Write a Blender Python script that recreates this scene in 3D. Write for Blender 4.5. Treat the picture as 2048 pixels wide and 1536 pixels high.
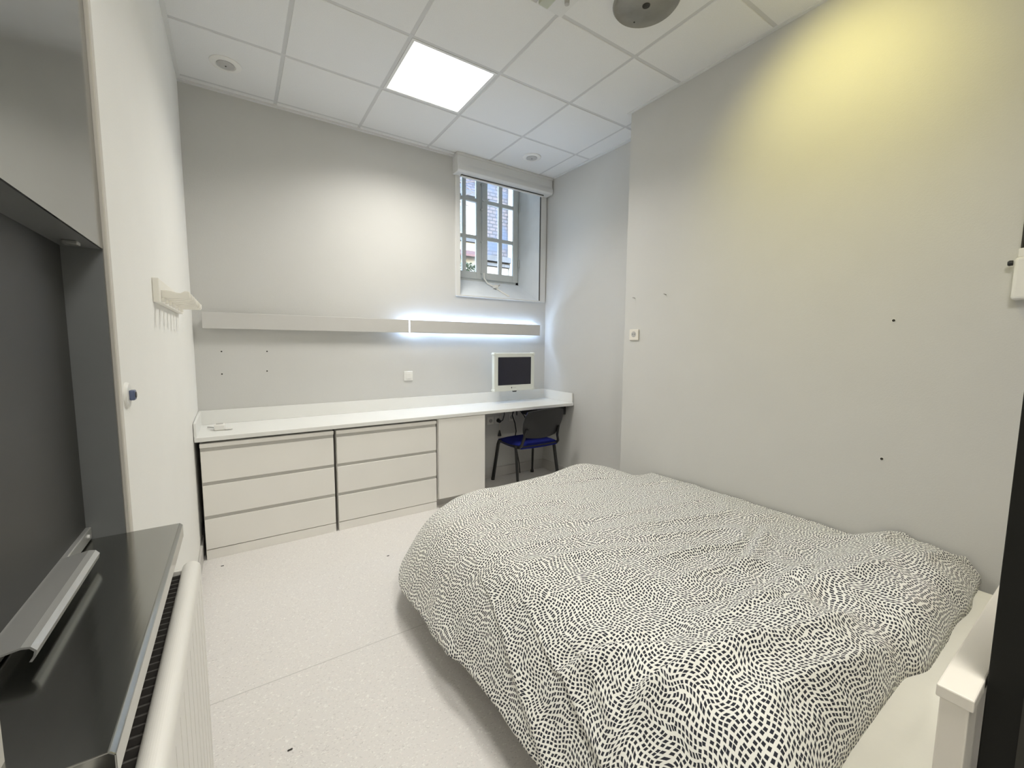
import bpy, bmesh, math, random
import numpy as np
from mathutils import Vector, Matrix

random.seed(7)
for o in list(bpy.data.objects): bpy.data.objects.remove(o)
scene = bpy.context.scene
COL = scene.collection

# ------------------------------------------------------------------ camera
f_px, yaw, pitch, roll = 834.875, math.radians(33.393), math.radians(-5.468), math.radians(0.457)
fw = Vector((math.sin(yaw)*math.cos(pitch), math.cos(yaw)*math.cos(pitch), math.sin(pitch)))
rt = Vector((math.cos(yaw), -math.sin(yaw), 0)); up = rt.cross(fw)
r2 = rt*math.cos(roll) + up*math.sin(roll); u2 = -rt*math.sin(roll) + up*math.cos(roll)
cam_d = bpy.data.cameras.new('camera'); cam = bpy.data.objects.new('camera', cam_d); COL.objects.link(cam)
cam_d.sensor_width = 36.0; cam_d.lens = f_px*36.0/2048.0; cam_d.clip_start = 0.02; cam_d.clip_end = 200
M = Matrix((r2, u2, -fw)).transposed().to_4x4(); M.translation = Vector((0.252, -3.753, 1.422))
cam.matrix_world = M
scene.camera = cam

# ------------------------------------------------------------------ world, sun, exposure
scene.view_settings.view_transform = 'Standard'
scene.view_settings.look = 'None'
scene.view_settings.gamma = 1.0
scene.view_settings.use_curve_mapping = False
scene.view_settings.exposure = 0.85
w = bpy.data.worlds.new('world'); scene.world = w; w.use_nodes = True
nt = w.node_tree; bg = nt.nodes['Background']
sky = nt.nodes.new('ShaderNodeTexSky'); sky.sky_type = 'NISHITA'; sky.sun_disc = False
sky.sun_elevation = math.radians(42); sky.sun_rotation = math.radians(200); sky.air_density = 1.0; sky.dust_density = 0.5
nt.links.new(sky.outputs[0], bg.inputs[0]); bg.inputs[1].default_value = 1.7
sun_d = bpy.data.lights.new('sun', 'SUN'); sun_d.energy = 0.8; sun_d.angle = math.radians(0.6); sun_d.color = (1, .95, .88)
sun = bpy.data.objects.new('sun', sun_d); COL.objects.link(sun)
sun.rotation_euler = Vector((0.35, 0.75, -0.75)).to_track_quat('-Z', 'Y').to_euler()
LED_GLOW, LED_PANEL, LED_PANEL_FILL, LED_STRIP, WARM = 2.6, 14.5, 14.0, 25.0, 8.0

# ------------------------------------------------------------------ helpers
def tag(o, label=None, cat=None, group=None, kind=None):
    if label: o['label'] = label
    if cat: o['category'] = cat
    if group: o['group'] = group
    if kind: o['kind'] = kind
    return o
def wloc(o):
    v = Vector((0, 0, 0))
    while o is not None: v = v + o.location; o = o.parent
    return v
def empty(name, loc, label=None, cat=None, group=None, kind=None, rz=0):
    o = bpy.data.objects.new(name, None); COL.objects.link(o); o.location = loc; o.rotation_euler = (0, 0, rz)
    o.empty_display_size = .05
    return tag(o, label, cat, group, kind)
class G:
    """collects shapes into one mesh"""
    def __init__(s): s.v = []; s.f = []; s.sm = []
    def add(s, vs, fs, smooth=False):
        b = len(s.v); s.v += [tuple(v) for v in vs]
        s.f += [tuple(i+b for i in f) for f in fs]; s.sm += [smooth]*len(fs); return s
    def bm(s, bm, smooth=False):
        bm.verts.index_update()
        s.add([v.co[:] for v in bm.verts], [[v.index for v in f.verts] for f in bm.faces], smooth); bm.free(); return s
    def box(s, x0, x1, y0, y1, z0, z1, bev=0, seg=2):
        x0, x1 = min(x0, x1), max(x0, x1); y0, y1 = min(y0, y1), max(y0, y1); z0, z1 = min(z0, z1), max(z0, z1)
        bm = bmesh.new(); r = bmesh.ops.create_cube(bm, size=1)
        for v in r['verts']: v.co = ((x0+x1)/2+v.co.x*(x1-x0), (y0+y1)/2+v.co.y*(y1-y0), (z0+z1)/2+v.co.z*(z1-z0))
        if bev: bmesh.ops.bevel(bm, geom=bm.edges[:], offset=bev, segments=seg, affect='EDGES', profile=.5)
        return s.bm(bm, False)
    def prism(s, poly, axis, a, b, bev=0):
        """poly: 2D points in the two other axes (order of xyz), extruded along axis from a to b"""
        def P(p, t): q = list(p); q.insert(axis, t); return q
        n = len(poly); bm = bmesh.new()
        A = [bm.verts.new(P(p, a)) for p in poly]; B = [bm.verts.new(P(p, b)) for p in poly]
        bm.faces.new(A); bm.faces.new(B[::-1])
        for i in range(n): bm.faces.new((A[i], B[i], B[(i+1) % n], A[(i+1) % n]))
        bmesh.ops.recalc_face_normals(bm, faces=bm.faces[:])
        if bev: bmesh.ops.bevel(bm, geom=bm.edges[:], offset=bev, segments=2, affect='EDGES', profile=.5)
        return s.bm(bm)
    def tube(s, pts, r, n=10, flat=1.0, caps=True):
        pts = [Vector(p) for p in pts]; vs = []; fs = []; nrm = None
        rr = r if isinstance(r, (list, tuple)) else [r]*len(pts)
        for i, p in enumerate(pts):
            t = (pts[min(i+1, len(pts)-1)]-pts[max(i-1, 0)]).normalized()
            if nrm is None:
                nrm = t.orthogonal().normalized() if abs(t.z) > .99 else t.cross(Vector((0, 0, 1))).normalized()
            nrm = (nrm - t*nrm.dot(t)).normalized(); bn = t.cross(nrm)
            for k in range(n):
                a = 2*math.pi*k/n; vs.append(p + nrm*math.cos(a)*rr[i] + bn*math.sin(a)*rr[i]*flat)
        m = len(pts)
        for i in range(m-1):
            for k in range(n): fs.append((i*n+k, i*n+(k+1) % n, (i+1)*n+(k+1) % n, (i+1)*n+k))
        if caps: fs.append(tuple(range(n))[::-1]); fs.append(tuple((m-1)*n+k for k in range(n)))
        return s.add(vs, fs, True)
    def lathe(s, prof, c, axis=2, n=32, smooth=True):
        """prof: (radius, height) pairs; revolved round axis through c"""
        vs = []; fs = []; ax = [(1, 2, 0), (2, 0, 1), (0, 1, 2)][axis]
        for r, h in prof:
            for k in range(n):
                a = 2*math.pi*k/n; q = [0, 0, 0]; q[ax[0]] = r*math.cos(a); q[ax[1]] = r*math.sin(a); q[ax[2]] = h
                vs.append((c[0]+q[0], c[1]+q[1], c[2]+q[2]))
        m = len(prof)
        for i in range(m-1):
            for k in range(n): fs.append((i*n+k, i*n+(k+1) % n, (i+1)*n+(k+1) % n, (i+1)*n+k))
        fs.append(tuple(range(n))[::-1]); fs.append(tuple((m-1)*n+k for k in range(n)))
        return s.add(vs, fs, smooth)
    def build(s, name, mat, parent=None, label=None, cat=None, group=None, kind=None, base=True, fix=True):
        me = bpy.data.meshes.new(name); o = bpy.data.objects.new(name, me); COL.objects.link(o)
        if parent is not None:
            off = wloc(parent); o.parent = parent
        else:
            a = np.array(s.v); off = Vector(((a[:, 0].min()+a[:, 0].max())/2, (a[:, 1].min()+a[:, 1].max())/2, a[:, 2].min())) if base else Vector((0, 0, 0))
            o.location = off
        me.from_pydata([(v[0]-off.x, v[1]-off.y, v[2]-off.z) for v in s.v], [], s.f)
        me.polygons.foreach_set('use_smooth', s.sm)
        if fix:
            bm = bmesh.new(); bm.from_mesh(me); bmesh.ops.recalc_face_normals(bm, faces=bm.faces[:])
            if any(s.sm):
                for e in bm.edges:
                    if len(e.link_faces) == 2 and e.calc_face_angle(0) > .7: e.smooth = False
            bm.to_mesh(me); bm.free()
        me.update()
        me.materials.append(mat)
        return tag(o, label, cat, group, kind)
def share(o, name, parent, dx, dy, dz):
    c = o.copy(); COL.objects.link(c); c.name = name; c.parent = parent
    c.location = o.location + Vector((dx, dy, dz)); return c

# ------------------------------------------------------------------ materials
def mat(name, col, rough=.5, metal=0, var=0, vscale=8, bump=0, bscale=60, spec=.5, emit=None, estr=0, coat=0, aniso=None):
    m = bpy.data.materials.new(name); m.use_nodes = True; n = m.node_tree; b = n.nodes['Principled BSDF']; L = n.links.new
    b.inputs['Roughness'].default_value = rough; b.inputs['Metallic'].default_value = metal
    b.inputs['Specular IOR Level'].default_value = spec; b.inputs['Coat Weight'].default_value = coat
    b.inputs['Base Color'].default_value = (*col, 1)
    tc = n.nodes.new('ShaderNodeTexCoord')
    if True:
        nz = n.nodes.new('ShaderNodeTexNoise'); nz.inputs['Scale'].default_value = vscale; nz.inputs['Detail'].default_value = 5
        src = tc.outputs['Object']
        if aniso:
            mp = n.nodes.new('ShaderNodeMapping'); mp.inputs['Scale'].default_value = aniso; L(src, mp.inputs[0]); src = mp.outputs[0]
        L(src, nz.inputs['Vector'])
        cr = n.nodes.new('ShaderNodeValToRGB'); v = max(var, .006)
        cr.color_ramp.elements[0].position = .3; cr.color_ramp.elements[1].position = .7
        cr.color_ramp.elements[0].color = (*[max(0, c*(1-v)) for c in col], 1); cr.color_ramp.elements[1].color = (*[min(1, c*(1+v)) for c in col], 1)
        L(nz.outputs['Fac'], cr.inputs[0]); L(cr.outputs[0], b.inputs['Base Color'])
    if bump:
        n2 = n.nodes.new('ShaderNodeTexNoise'); n2.inputs['Scale'].default_value = bscale; n2.inputs['Detail'].default_value = 3
        src = tc.outputs['Object']
        if aniso:
            mp2 = n.nodes.new('ShaderNodeMapping'); mp2.inputs['Scale'].default_value = aniso; L(src, mp2.inputs[0]); src = mp2.outputs[0]
        L(src, n2.inputs['Vector'])
        bp = n.nodes.new('ShaderNodeBump'); bp.inputs['Strength'].default_value = bump; bp.inputs['Distance'].default_value = .004
        L(n2.outputs['Fac'], bp.inputs['Height']); L(bp.outputs[0], b.inputs['Normal'])
    if emit:
        b.inputs['Emission Color'].default_value = (*emit, 1); b.inputs['Emission Strength'].default_value = estr
    return m
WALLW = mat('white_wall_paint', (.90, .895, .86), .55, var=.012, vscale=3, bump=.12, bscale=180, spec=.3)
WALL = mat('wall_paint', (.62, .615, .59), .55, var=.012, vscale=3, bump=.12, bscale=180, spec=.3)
CEIL = mat('ceiling_tile_white', (.80, .80, .785), .8, var=.03, vscale=220, bump=.15, bscale=250, spec=.2)
GRID = mat('grid_white_metal', (.62, .62, .61), .5, spec=.3)
TRIMB = mat('beige_bead', (.62, .59, .53), .4)
ALUH = mat('anodised_handle', (.52, .52, .50), .32, .55, var=.03, vscale=30, aniso=(1, .05, 1))
TRIMW = mat('white_trim', (.74, .74, .72), .4)
LAM = mat('white_laminate', (.90, .88, .83), .38, var=.008, vscale=5)
LAMG = mat('shaded_recess_laminate', (.56, .545, .51), .45)  # darker copy of the white laminate, recess shade put into its colour
TOPM = mat('worktop_white', (.84, .84, .81), .3, var=.012, vscale=4)
DARKG = mat('dark_recess', (.06, .055, .05), .7)
STEEL = mat('stainless_steel', (.36, .36, .34), .16, 1, var=.05, vscale=14, bump=.03, bscale=40, aniso=(1, .08, 1))
STEELP = mat('brushed_panel', (.33, .33, .315), .15, 1, var=.03, vscale=6)
ALU = mat('aluminium', (.62, .62, .60), .34, 1, var=.03, vscale=30, aniso=(1, .05, 1))
ALUP = mat('painted_aluminium', (.60, .59, .565), .38, .15, var=.015, vscale=8)
SHUT = mat('charcoal_shutter', (.040, .040, .038), .42, var=.06, vscale=4, spec=.35)
REVE = mat('grey_reveal', (.30, .31, .31), .4, .6, var=.04, vscale=5)
BLACK = mat('black_matte', (.012, .012, .010), .6, var=.1, vscale=5, spec=.2)
BLKPL = mat('black_plastic', (.018, .018, .019), .45, var=.05)
BLKTB = mat('black_tube', (.012, .012, .012), .35)
BLUEF = mat('blue_fabric', (.010, .016, .16), .9, var=.2, vscale=300, bump=.4, bscale=600, spec=.2)
WPL = mat('white_plastic', (.82, .81, .77), .35)
RACKW = mat('cream_rack_paint', (.90, .875, .80), .4)
WPLW = mat('ivory_plastic', (.78, .74, .66), .4)
BEDW = mat('white_painted_wood', (.78, .74, .66), .42, var=.02, vscale=10)
SHEET = mat('white_sheet', (.94, .92, .83), .9, var=.02, vscale=6, bump=.35, bscale=22, spec=.15)
RAD = mat('radiator_enamel', (.82, .80, .75), .28, var=.01)
BLUEG = mat('blue_grey_plastic', (.11, .14, .24), .35)
SCREEN = mat('screen_dark', (.018, .018, .03), .12, var=.05)
MONB = mat('monitor_bezel', (.74, .76, .70), .3)
GREYP = mat('grey_grille', (.48, .47, .45), .6)
DISC = mat('dull_steel_disc', (.30, .29, .26), .42, .8, var=.18, vscale=7)
DARKH = mat('dark_hole', (.03, .028, .022), .7)
WINW = mat('window_paint', (.60, .63, .63), .45, var=.02, vscale=12)
PLAST = mat('daylight_tinted_plaster', (.80, .85, .90), .7, var=.03, vscale=6, bump=.2, bscale=30)  # plaster colour tinted blue to carry the daylight in the niche
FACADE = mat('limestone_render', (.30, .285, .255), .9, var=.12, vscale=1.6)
FACW = mat('far_window_glass', (.07, .08, .09), .2)
CORN = mat('grey_cornice', (.06, .06, .063), .8, var=.2, vscale=3)
REDAWN = mat('pink_awning', (.09, .045, .042), .8)
LEAF = mat('ivy_green', (.03, .04, .02), .8, var=.4, vscale=20)
BARK = mat('branch_brown', (.10, .08, .07), .9)
ROAD = mat('paving_grey', (.30, .29, .28), .9, var=.1, vscale=2)
PLUGG = mat('clear_greenish_plastic', (.50, .52, .42), .3)

def emis(name, col, s):
    m = bpy.data.materials.new(name); m.use_nodes = True; n = m.node_tree
    n.nodes.remove(n.nodes['Principled BSDF']); e = n.nodes.new('ShaderNodeEmission')
    e.inputs[0].default_value = (*col, 1); e.inputs[1].default_value = s
    n.links.new(e.outputs[0], n.nodes['Material Output'].inputs[0]); return m
EPANEL = emis('led_panel_light', (1, .975, .92), LED_GLOW)
ESTRIP = emis('led_strip_light', (.50, .68, 1), LED_STRIP)
EWARM = emis('warm_lamp_light', (1, .85, .35), WARM)

GLASS = bpy.data.materials.new('window_glass'); GLASS.use_nodes = True
_n = GLASS.node_tree; _n.nodes.remove(_n.nodes['Principled BSDF'])
_t = _n.nodes.new('ShaderNodeBsdfTransparent'); _g = _n.nodes.new('ShaderNodeBsdfGlossy'); _g.inputs['Roughness'].default_value = .02
_m = _n.nodes.new('ShaderNodeMixShader'); _fr = _n.nodes.new('ShaderNodeFresnel'); _fr.inputs[0].default_value = 1.45
_t.inputs[0].default_value = (.96, .98, .98, 1)
_n.links.new(_fr.outputs[0], _m.inputs[0]); _n.links.new(_t.outputs[0], _m.inputs[1]); _n.links.new(_g.outputs[0], _m.inputs[2])
_n.links.new(_m.outputs[0], _n.nodes['Material Output'].inputs[0])

def floor_mat():
    m = bpy.data.materials.new('speckled_vinyl'); m.use_nodes = True; n = m.node_tree; b = n.nodes['Principled BSDF']; L = n.links.new
    tc = n.nodes.new('ShaderNodeTexCoord')
    base = n.nodes.new('ShaderNodeRGB'); base.outputs[0].default_value = (.755, .73, .705, 1)
    cur = base.outputs[0]
    for sc, lo, hi, col, seed in ((95, .63, .66, (.87, .855, .82, 1), 0), (120, .64, .67, (.63, .605, .585, 1), 4), (60, .65, .68, (.79, .745, .72, 1), 9)):
        mp = n.nodes.new('ShaderNodeMapping'); mp.inputs['Location'].default_value = (seed, seed*.7, 0); mp.inputs['Scale'].default_value = (1, 1.7, 1)
        mp.inputs['Rotation'].default_value = (0, 0, .4)
        L(tc.outputs['Object'], mp.inputs[0])
        nz = n.nodes.new('ShaderNodeTexNoise'); nz.inputs['Scale'].default_value = sc; nz.inputs['Detail'].default_value = 1.5; L(mp.outputs[0], nz.inputs['Vector'])
        mr = n.nodes.new('ShaderNodeMapRange'); mr.inputs[1].default_value = lo; mr.inputs[2].default_value = hi; L(nz.outputs['Fac'], mr.inputs[0])
        mx = n.nodes.new('ShaderNodeMix'); mx.data_type = 'RGBA'; L(mr.outputs[0], mx.inputs['Factor']); L(cur, mx.inputs['A']); mx.inputs['B'].default_value = col
        cur = mx.outputs['Result']
    nz = n.nodes.new('ShaderNodeTexNoise'); nz.inputs['Scale'].default_value = 1.3; L(tc.outputs['Object'], nz.inputs['Vector'])
    hs = n.nodes.new('ShaderNodeMapRange'); hs.inputs[3].default_value = .96; hs.inputs[4].default_value = 1.04; L(nz.outputs['Fac'], hs.inputs[0])
    vm = n.nodes.new('ShaderNodeVectorMath'); vm.operation = 'SCALE'; L(cur, vm.inputs[0]); L(hs.outputs[0], vm.inputs['Scale'])
    L(vm.outputs[0], b.inputs['Base Color']); b.inputs['Roughness'].default_value = .42; b.inputs['Specular IOR Level'].default_value = .35
    return m
FLOOR = floor_mat()
BASEB = mat('vinyl_baseboard', (.56, .545, .52), .5)

def duvet_mat():
    m = bpy.data.materials.new('dashed_print_cotton'); m.use_nodes = True; n = m.node_tree; b = n.nodes['Principled BSDF']; L = n.links.new
    uv = n.nodes.new('ShaderNodeUVMap'); uv.uv_map = 'UVMap'
    # swirl the rows with an area-preserving (curl) warp so the dashes keep their size
    def pot(sc, off):
        a = n.nodes.new('ShaderNodeVectorMath'); a.operation = 'ADD'; L(uv.outputs[0], a.inputs[0]); a.inputs[1].default_value = off
        z = n.nodes.new('ShaderNodeTexNoise'); z.inputs['Scale'].default_value = sc; z.inputs['Detail'].default_value = 0; L(a.outputs[0], z.inputs['Vector']); return z.outputs['Fac']
    def sub(p, q):
        d = n.nodes.new('ShaderNodeMath'); d.operation = 'SUBTRACT'; L(p, d.inputs[0]); L(q, d.inputs[1]); return d.outputs[0]
    cur = uv.outputs[0]
    for sc, amp, o in ((5.0, .0058, 3), (13, .0009, 17)):
        e = .02/sc
        cx = n.nodes.new('ShaderNodeCombineXYZ'); L(sub(pot(sc, (o, o+e, 0)), pot(sc, (o, o-e, 0))), cx.inputs[0]); L(sub(pot(sc, (o-e, o, 0)), pot(sc, (o+e, o, 0))), cx.inputs[1])
        s = n.nodes.new('ShaderNodeVectorMath'); s.operation = 'SCALE'; L(cx.outputs[0], s.inputs[0]); s.inputs['Scale'].default_value = amp/(2*e)
        a = n.nodes.new('ShaderNodeVectorMath'); a.operation = 'ADD'; L(cur, a.inputs[0]); L(s.outputs[0], a.inputs[1]); cur = a.outputs[0]
    sc_ = n.nodes.new('ShaderNodeVectorMath'); sc_.operation = 'MULTIPLY'; L(cur, sc_.inputs[0]); sc_.inputs[1].default_value = (1/.0138, 1/.0120, 1)
    vo = n.nodes.new('ShaderNodeTexVoronoi'); vo.voronoi_dimensions = '2D'; vo.distance = 'CHEBYCHEV'; vo.feature = 'F1'
    vo.inputs['Scale'].default_value = 1; vo.inputs['Randomness'].default_value = .32; L(sc_.outputs[0], vo.inputs['Vector'])
    mu = n.nodes.new('ShaderNodeMapRange'); mu.inputs[1].default_value = .285; mu.inputs[2].default_value = .335; mu.inputs[3].default_value = 1; mu.inputs[4].default_value = 0
    L(vo.outputs['Distance'], mu.inputs[0])
    mx = n.nodes.new('ShaderNodeMix'); mx.data_type = 'RGBA'; L(mu.outputs[0], mx.inputs['Factor'])
    mx.inputs['A'].default_value = (.90, .89, .83, 1); mx.inputs['B'].default_value = (.030, .032, .042, 1)
    L(mx.outputs['Result'], b.inputs['Base Color']); b.inputs['Roughness'].default_value = .9; b.inputs['Specular IOR Level'].default_value = .15
    b.inputs['Sheen Weight'].default_value = .15
    return m
DUVET = duvet_mat()

def slate_mat():
    m = bpy.data.materials.new('slate_courses'); m.use_nodes = True; n = m.node_tree; b = n.nodes['Principled BSDF']; L = n.links.new
    tc = n.nodes.new('ShaderNodeTexCoord'); mp = n.nodes.new('ShaderNodeMapping'); L(tc.outputs['Object'], mp.inputs[0]); mp.inputs['Rotation'].default_value = (math.radians(90), 0, 0)
    br = n.nodes.new('ShaderNodeTexBrick'); L(mp.outputs[0], br.inputs[0]); br.inputs['Scale'].default_value = 2.4; br.inputs['Mortar Size'].default_value = .035
    br.inputs['Color1'].default_value = (.075, .062, .064, 1); br.inputs['Color2'].default_value = (.05, .05, .062, 1); br.inputs['Mortar'].default_value = (.025, .025, .03, 1)
    nz = n.nodes.new('ShaderNodeTexNoise'); nz.inputs['Scale'].default_value = 1.4; L(tc.outputs['Object'], nz.inputs['Vector'])
    mr = n.nodes.new('ShaderNodeMapRange'); mr.inputs[1].default_value = .52; mr.inputs[2].default_value = .62; L(nz.outputs['Fac'], mr.inputs[0])
    mx = n.nodes.new('ShaderNodeMix'); mx.data_type = 'RGBA'; L(mr.outputs[0], mx.inputs['Factor']); L(br.outputs[0], mx.inputs['A']); mx.inputs['B'].default_value = (.036, .048, .075, 1)
    L(mx.outputs['Result'], b.inputs['Base Color']); b.inputs['Roughness'].default_value = .7
    bp = n.nodes.new('ShaderNodeBump'); bp.inputs['Strength'].default_value = .6; bp.inputs['Distance'].default_value = .02; L(br.outputs['Fac'], bp.inputs['Height']); bp.invert = True
    L(bp.outputs[0], b.inputs['Normal'])
    return m
SLATE = slate_mat()

# ------------------------------------------------------------------ room constants (metres; back wall y=0, left wall x=0)
H = 3.188; W = 3.165; XP = 2.85; DP = 1.435; DEND = 4.75
S = 'structure'
XA, D1 = .576, .669

# ------------------------------------------------------------------ structure
fl = G().box(-.25, 3.6, .45, -DEND-.2, -.08, 0).build('floor', FLOOR, label='pale pinkish-grey speckled vinyl floor', cat='floor', kind=S)
G().box(.0, W, -1.842, -1.8455, 0, .0004).build('weld_seam', BASEB, fl)

wb = G()
wb.box(-.25, 2.105, 0, .45, 0, 3.5); wb.box(3.075, 3.6, 0, .45, 0, 3.5); wb.box(2.105, 3.075, 0, .45, 0, 1.90); wb.box(2.105, 3.075, 0, .45, 3.34, 3.5)
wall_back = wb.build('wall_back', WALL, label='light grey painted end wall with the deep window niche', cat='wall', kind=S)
G().prism([(0, 1.90), (.45, 2.16), (.45, 1.89), (0, 1.89)], 0, 2.105, 3.075).build('niche_sill', PLAST, wall_back)
G().prism([(3.075, 0), (3.075, .45), (3.03, .45), (3.03, .36), (3.068, 0)], 2, 1.90, 3.34).build('niche_reveal', PLAST, wall_back)
for (x, z) in ((.16, 1.35), (.45, 1.35), (.155, 1.184), (.444, 1.198)):
    G().lathe([(.0001, 0), (.0055, 0), (.0055, -.0012), (.0001, -.0012)], (x, 0, z), 1, 10).build('screw_hole', DARKH, wall_back)

wl = G(); X0 = -.30
wl.box(X0, 0, .0, -2.37, 0, 3.5); wl.box(X0, 0, -3.075, -DEND, 0, 3.5); wl.box(X0, 0, -2.37, -3.075, 0, .90); wl.box(X0, -.004, -2.37, -3.075, 1.655, 3.5); wl.box(X0, -.09, -2.37, -3.075, .9, 1.655)
wall_left = wl.build('wall_left', WALLW, label='light painted side wall carrying the peg rack and the steel-lined hatch', cat='wall', kind=S)

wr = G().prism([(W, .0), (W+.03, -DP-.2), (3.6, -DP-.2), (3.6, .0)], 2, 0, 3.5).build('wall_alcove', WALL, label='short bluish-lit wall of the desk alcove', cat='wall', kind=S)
pw = G().box(XP, 3.59, -DP, -DEND, 0, 3.5, bev=.004, seg=1)
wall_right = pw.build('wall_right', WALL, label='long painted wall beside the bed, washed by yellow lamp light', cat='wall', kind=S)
for (d, z) in ((3.081, 1.547), (3.085, .881)):
    o = G().lathe([(.0001, 0), (.0062, 0), (.0062, -.0030), (.0001, -.0030)], (XP, -d, z), 0, 12).build('screw_hole', DARKH, wall_right)
    G().lathe([(.0062, 0), (.0085, 0), (.0085, -.002), (.0062, -.002)], (XP, -d, z), 0, 12).build('plug_rim', WPL, o)
G().box(-.3, 3.6, -DEND, -DEND-.15, 0, 3.5).build('wall_front', WALL, label='painted wall behind the viewpoint', cat='wall', kind=S)

ceil = G().box(-.3, 3.6, 0, -DEND-.15, H+.03, 3.6).build('ceiling', GRID, label='suspended ceiling of white square tiles in a metal grid', cat='ceiling', kind=S)
xs = [0.0] + [XA+.6*i for i in range(0, 5)] + [W+.02]
ds = [0.0, .069] + [D1+.6*j for j in range(0, 7)] + [DEND]
protos = {}
def tile(x0, x1, d0, d1):
    g = .0105
    key = (round(x1-x0, 3), round(d1-d0, 3))
    cx, cy = (x0+x1)/2, -(d0+d1)/2
    if key in protos:
        p = protos[key]; c = p.copy(); COL.objects.link(c); c.parent = ceil; c.location = Vector((cx, cy, H-.006))-wloc(ceil); c.name = 'ceiling_tile'; return
    hx, hy = (x1-x0)/2-g, (d1-d0)/2-g
    b = G().box(-hx, hx, -hy, hy, 0, .03, bev=.0025, seg=1).build('ceiling_tile', CEIL, None, base=False)
    b.parent = ceil; b.location = Vector((cx, cy, H-.006))-wloc(ceil); protos[key] = b
PANEL_X, PANEL_D = (XA+.6, XA+1.2), (D1, D1+.6)
for i in range(len(xs)-1):
    for j in range(len(ds)-1):
        x0, x1, d0, d1 = xs[i], xs[i+1], ds[j], ds[j+1]
        if abs(x0-PANEL_X[0]) < .01 and abs(d0-PANEL_D[0]) < .01 or abs(x0-PANEL_X[0]+.6) < .01 and abs(d0-PANEL_D[0]-3.0) < .01: continue
        if d0 > DP-.2 and x1 > XP: x1 = XP if d0 > DP else x1
        if x1-x0 < .05 or d1-d0 < .03: continue
        tile(x0, x1, d0, d1)
for x in xs[1:-1]:
    if x < XP: G().box(x-.012, x+.012, 0, -DEND, H-.002, H+.03).build('grid_runner', GRID, ceil)
    else: G().box(x-.012, x+.012, 0, -DP, H-.002, H+.03).build('grid_runner', GRID, ceil)
for d in ds[1:-1]:
    G().box(0, XP if d > DP else W+.02, -d+.012, -d-.012, H-.0025, H+.03).build('grid_runner', GRID, ceil)
def angle(name, poly, axis, a, b): return G().prism(poly, axis, a, b).build(name, TRIMW, label='white metal edge angle along the %s ceiling edge' % name, cat='trim', kind=S)
t = G().box(0, 2.03, 0, -.026, H-.018, H+.02).build('trim_1', TRIMW, label='white ceiling edge angle along the end wall', cat='trim', kind=S)
t = G().box(0, .022, -.022, -DEND, H-.012, H+.02).build('trim_2', TRIMW, label='white ceiling edge angle along the hatch wall', cat='trim', kind=S)
t = G().box(W-.02, W+.03, -.13, -DP, H-.012, H+.02).build('trim_3', TRIMW, label='white ceiling edge angle in the desk alcove', cat='trim', kind=S)
t = G().box(XP-.022, XP, -DP+.02, -DEND, H-.012, H+.02).build('trim_4', TRIMW, label='white ceiling edge angle above the bed wall', cat='trim', kind=S)

# baseboards
def bb(name, x0, x1, y0, y1, label): G().box(x0, x1, y0, y1, 0, .105, bev=.003, seg=1).build(name, BASEB, label=label, cat='baseboard', kind=S)
bb('baseboard_back', 0, W, 0, -.012, 'grey vinyl baseboard under the desk on the end wall')
bb('baseboard_left', 0, .012, -.012, -DEND, 'grey vinyl baseboard along the hatch wall')
bb('baseboard_alcove', W-.012, W+.03, -.012, -DP, 'grey vinyl baseboard in the desk alcove')
bb('baseboard_right', XP-.012, XP, -DP, -DEND, 'grey vinyl baseboard behind the bed')

# ------------------------------------------------------------------ window_1 : the casement window in the niche
WY = .35
win = empty('window_1', (2.58, WY, 2.12), 'old grey-white casement window with small panes and a rod bolt', 'window', kind=S)
ZB, ZT = 2.105, 3.36
G().box(2.105, 2.155, WY, WY+.07, ZB-.01, ZT).build('frame_jamb', WINW, win)
G().box(2.995, 3.045, WY, WY+.07, ZB-.01, ZT).build('frame_jamb', WINW, win)
G().box(2.105, 3.045, WY, WY+.07, ZB-.03, ZB+.025).build('frame_sill', WINW, win)
def casement(x0, x1, y0, nm):
    st = .062 if nm == 'r' else .062
    y1 = y0+.04; zb, zt = ZB+.02, ZT; c = win
    pan_x = (x0+st, x1-st); bar = .036
    G().box(x0, x0+st, y0, y1, zb, zt, bev=.004, seg=1).build('casement_stile', WINW, c)
    G().box(x1-st, x1, y0, y1, zb, zt, bev=.004, seg=1).build('casement_stile', WINW, c)
    G().box(x0+st, x1-st, y0, y1, zb, zb+.075, bev=.004, seg=1).build('casement_rail', WINW, c)
    mx = (pan_x[0]+pan_x[1])/2
    G().box(mx-.02, mx+.02, y0+.004, y1-.004, zb+.075, zt).build('glazing_bar', WINW, c)
    zs = [zb+.075, 2.567, 2.952, zt]
    for z in zs[1:-1]: G().box(pan_x[0], pan_x[1], y0+.003, y1-.003, z-bar/2, z+bar/2).build('glazing_bar', WINW, c)
    for a, b_ in ((pan_x[0], mx-.02), (mx+.02, pan_x[1])):
        for k in range(3):
            G().box(a, b_, y0+.018, y0+.022, zs[k]+(bar/2 if k else 0), zs[k+1]-(bar/2 if k < 2 else 0)).build('pane', GLASS, c)
casement(2.545, 3.010, WY-.02, 'r'); casement(2.120, 2.540, WY-.012, 'l')
rod = G().tube([(2.535, WY-.035, 2.14), (2.535, WY-.035, 3.3)], .008, 8).build('rod_bolt', WINW, win)
for z in (2.19, 2.52, 2.86, 3.12): G().box(2.519, 2.551, WY-.045, WY-.015, z-.008, z+.008, bev=.003).build('rod_guide', WINW, win)
G().lathe([(.001, .0), (.02, .002), (.022, .012), (.012, .02), (.001, .022)], (2.535, WY-.062, 2.96), 1, 14).build('bolt_knob', WINW, win)
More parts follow.
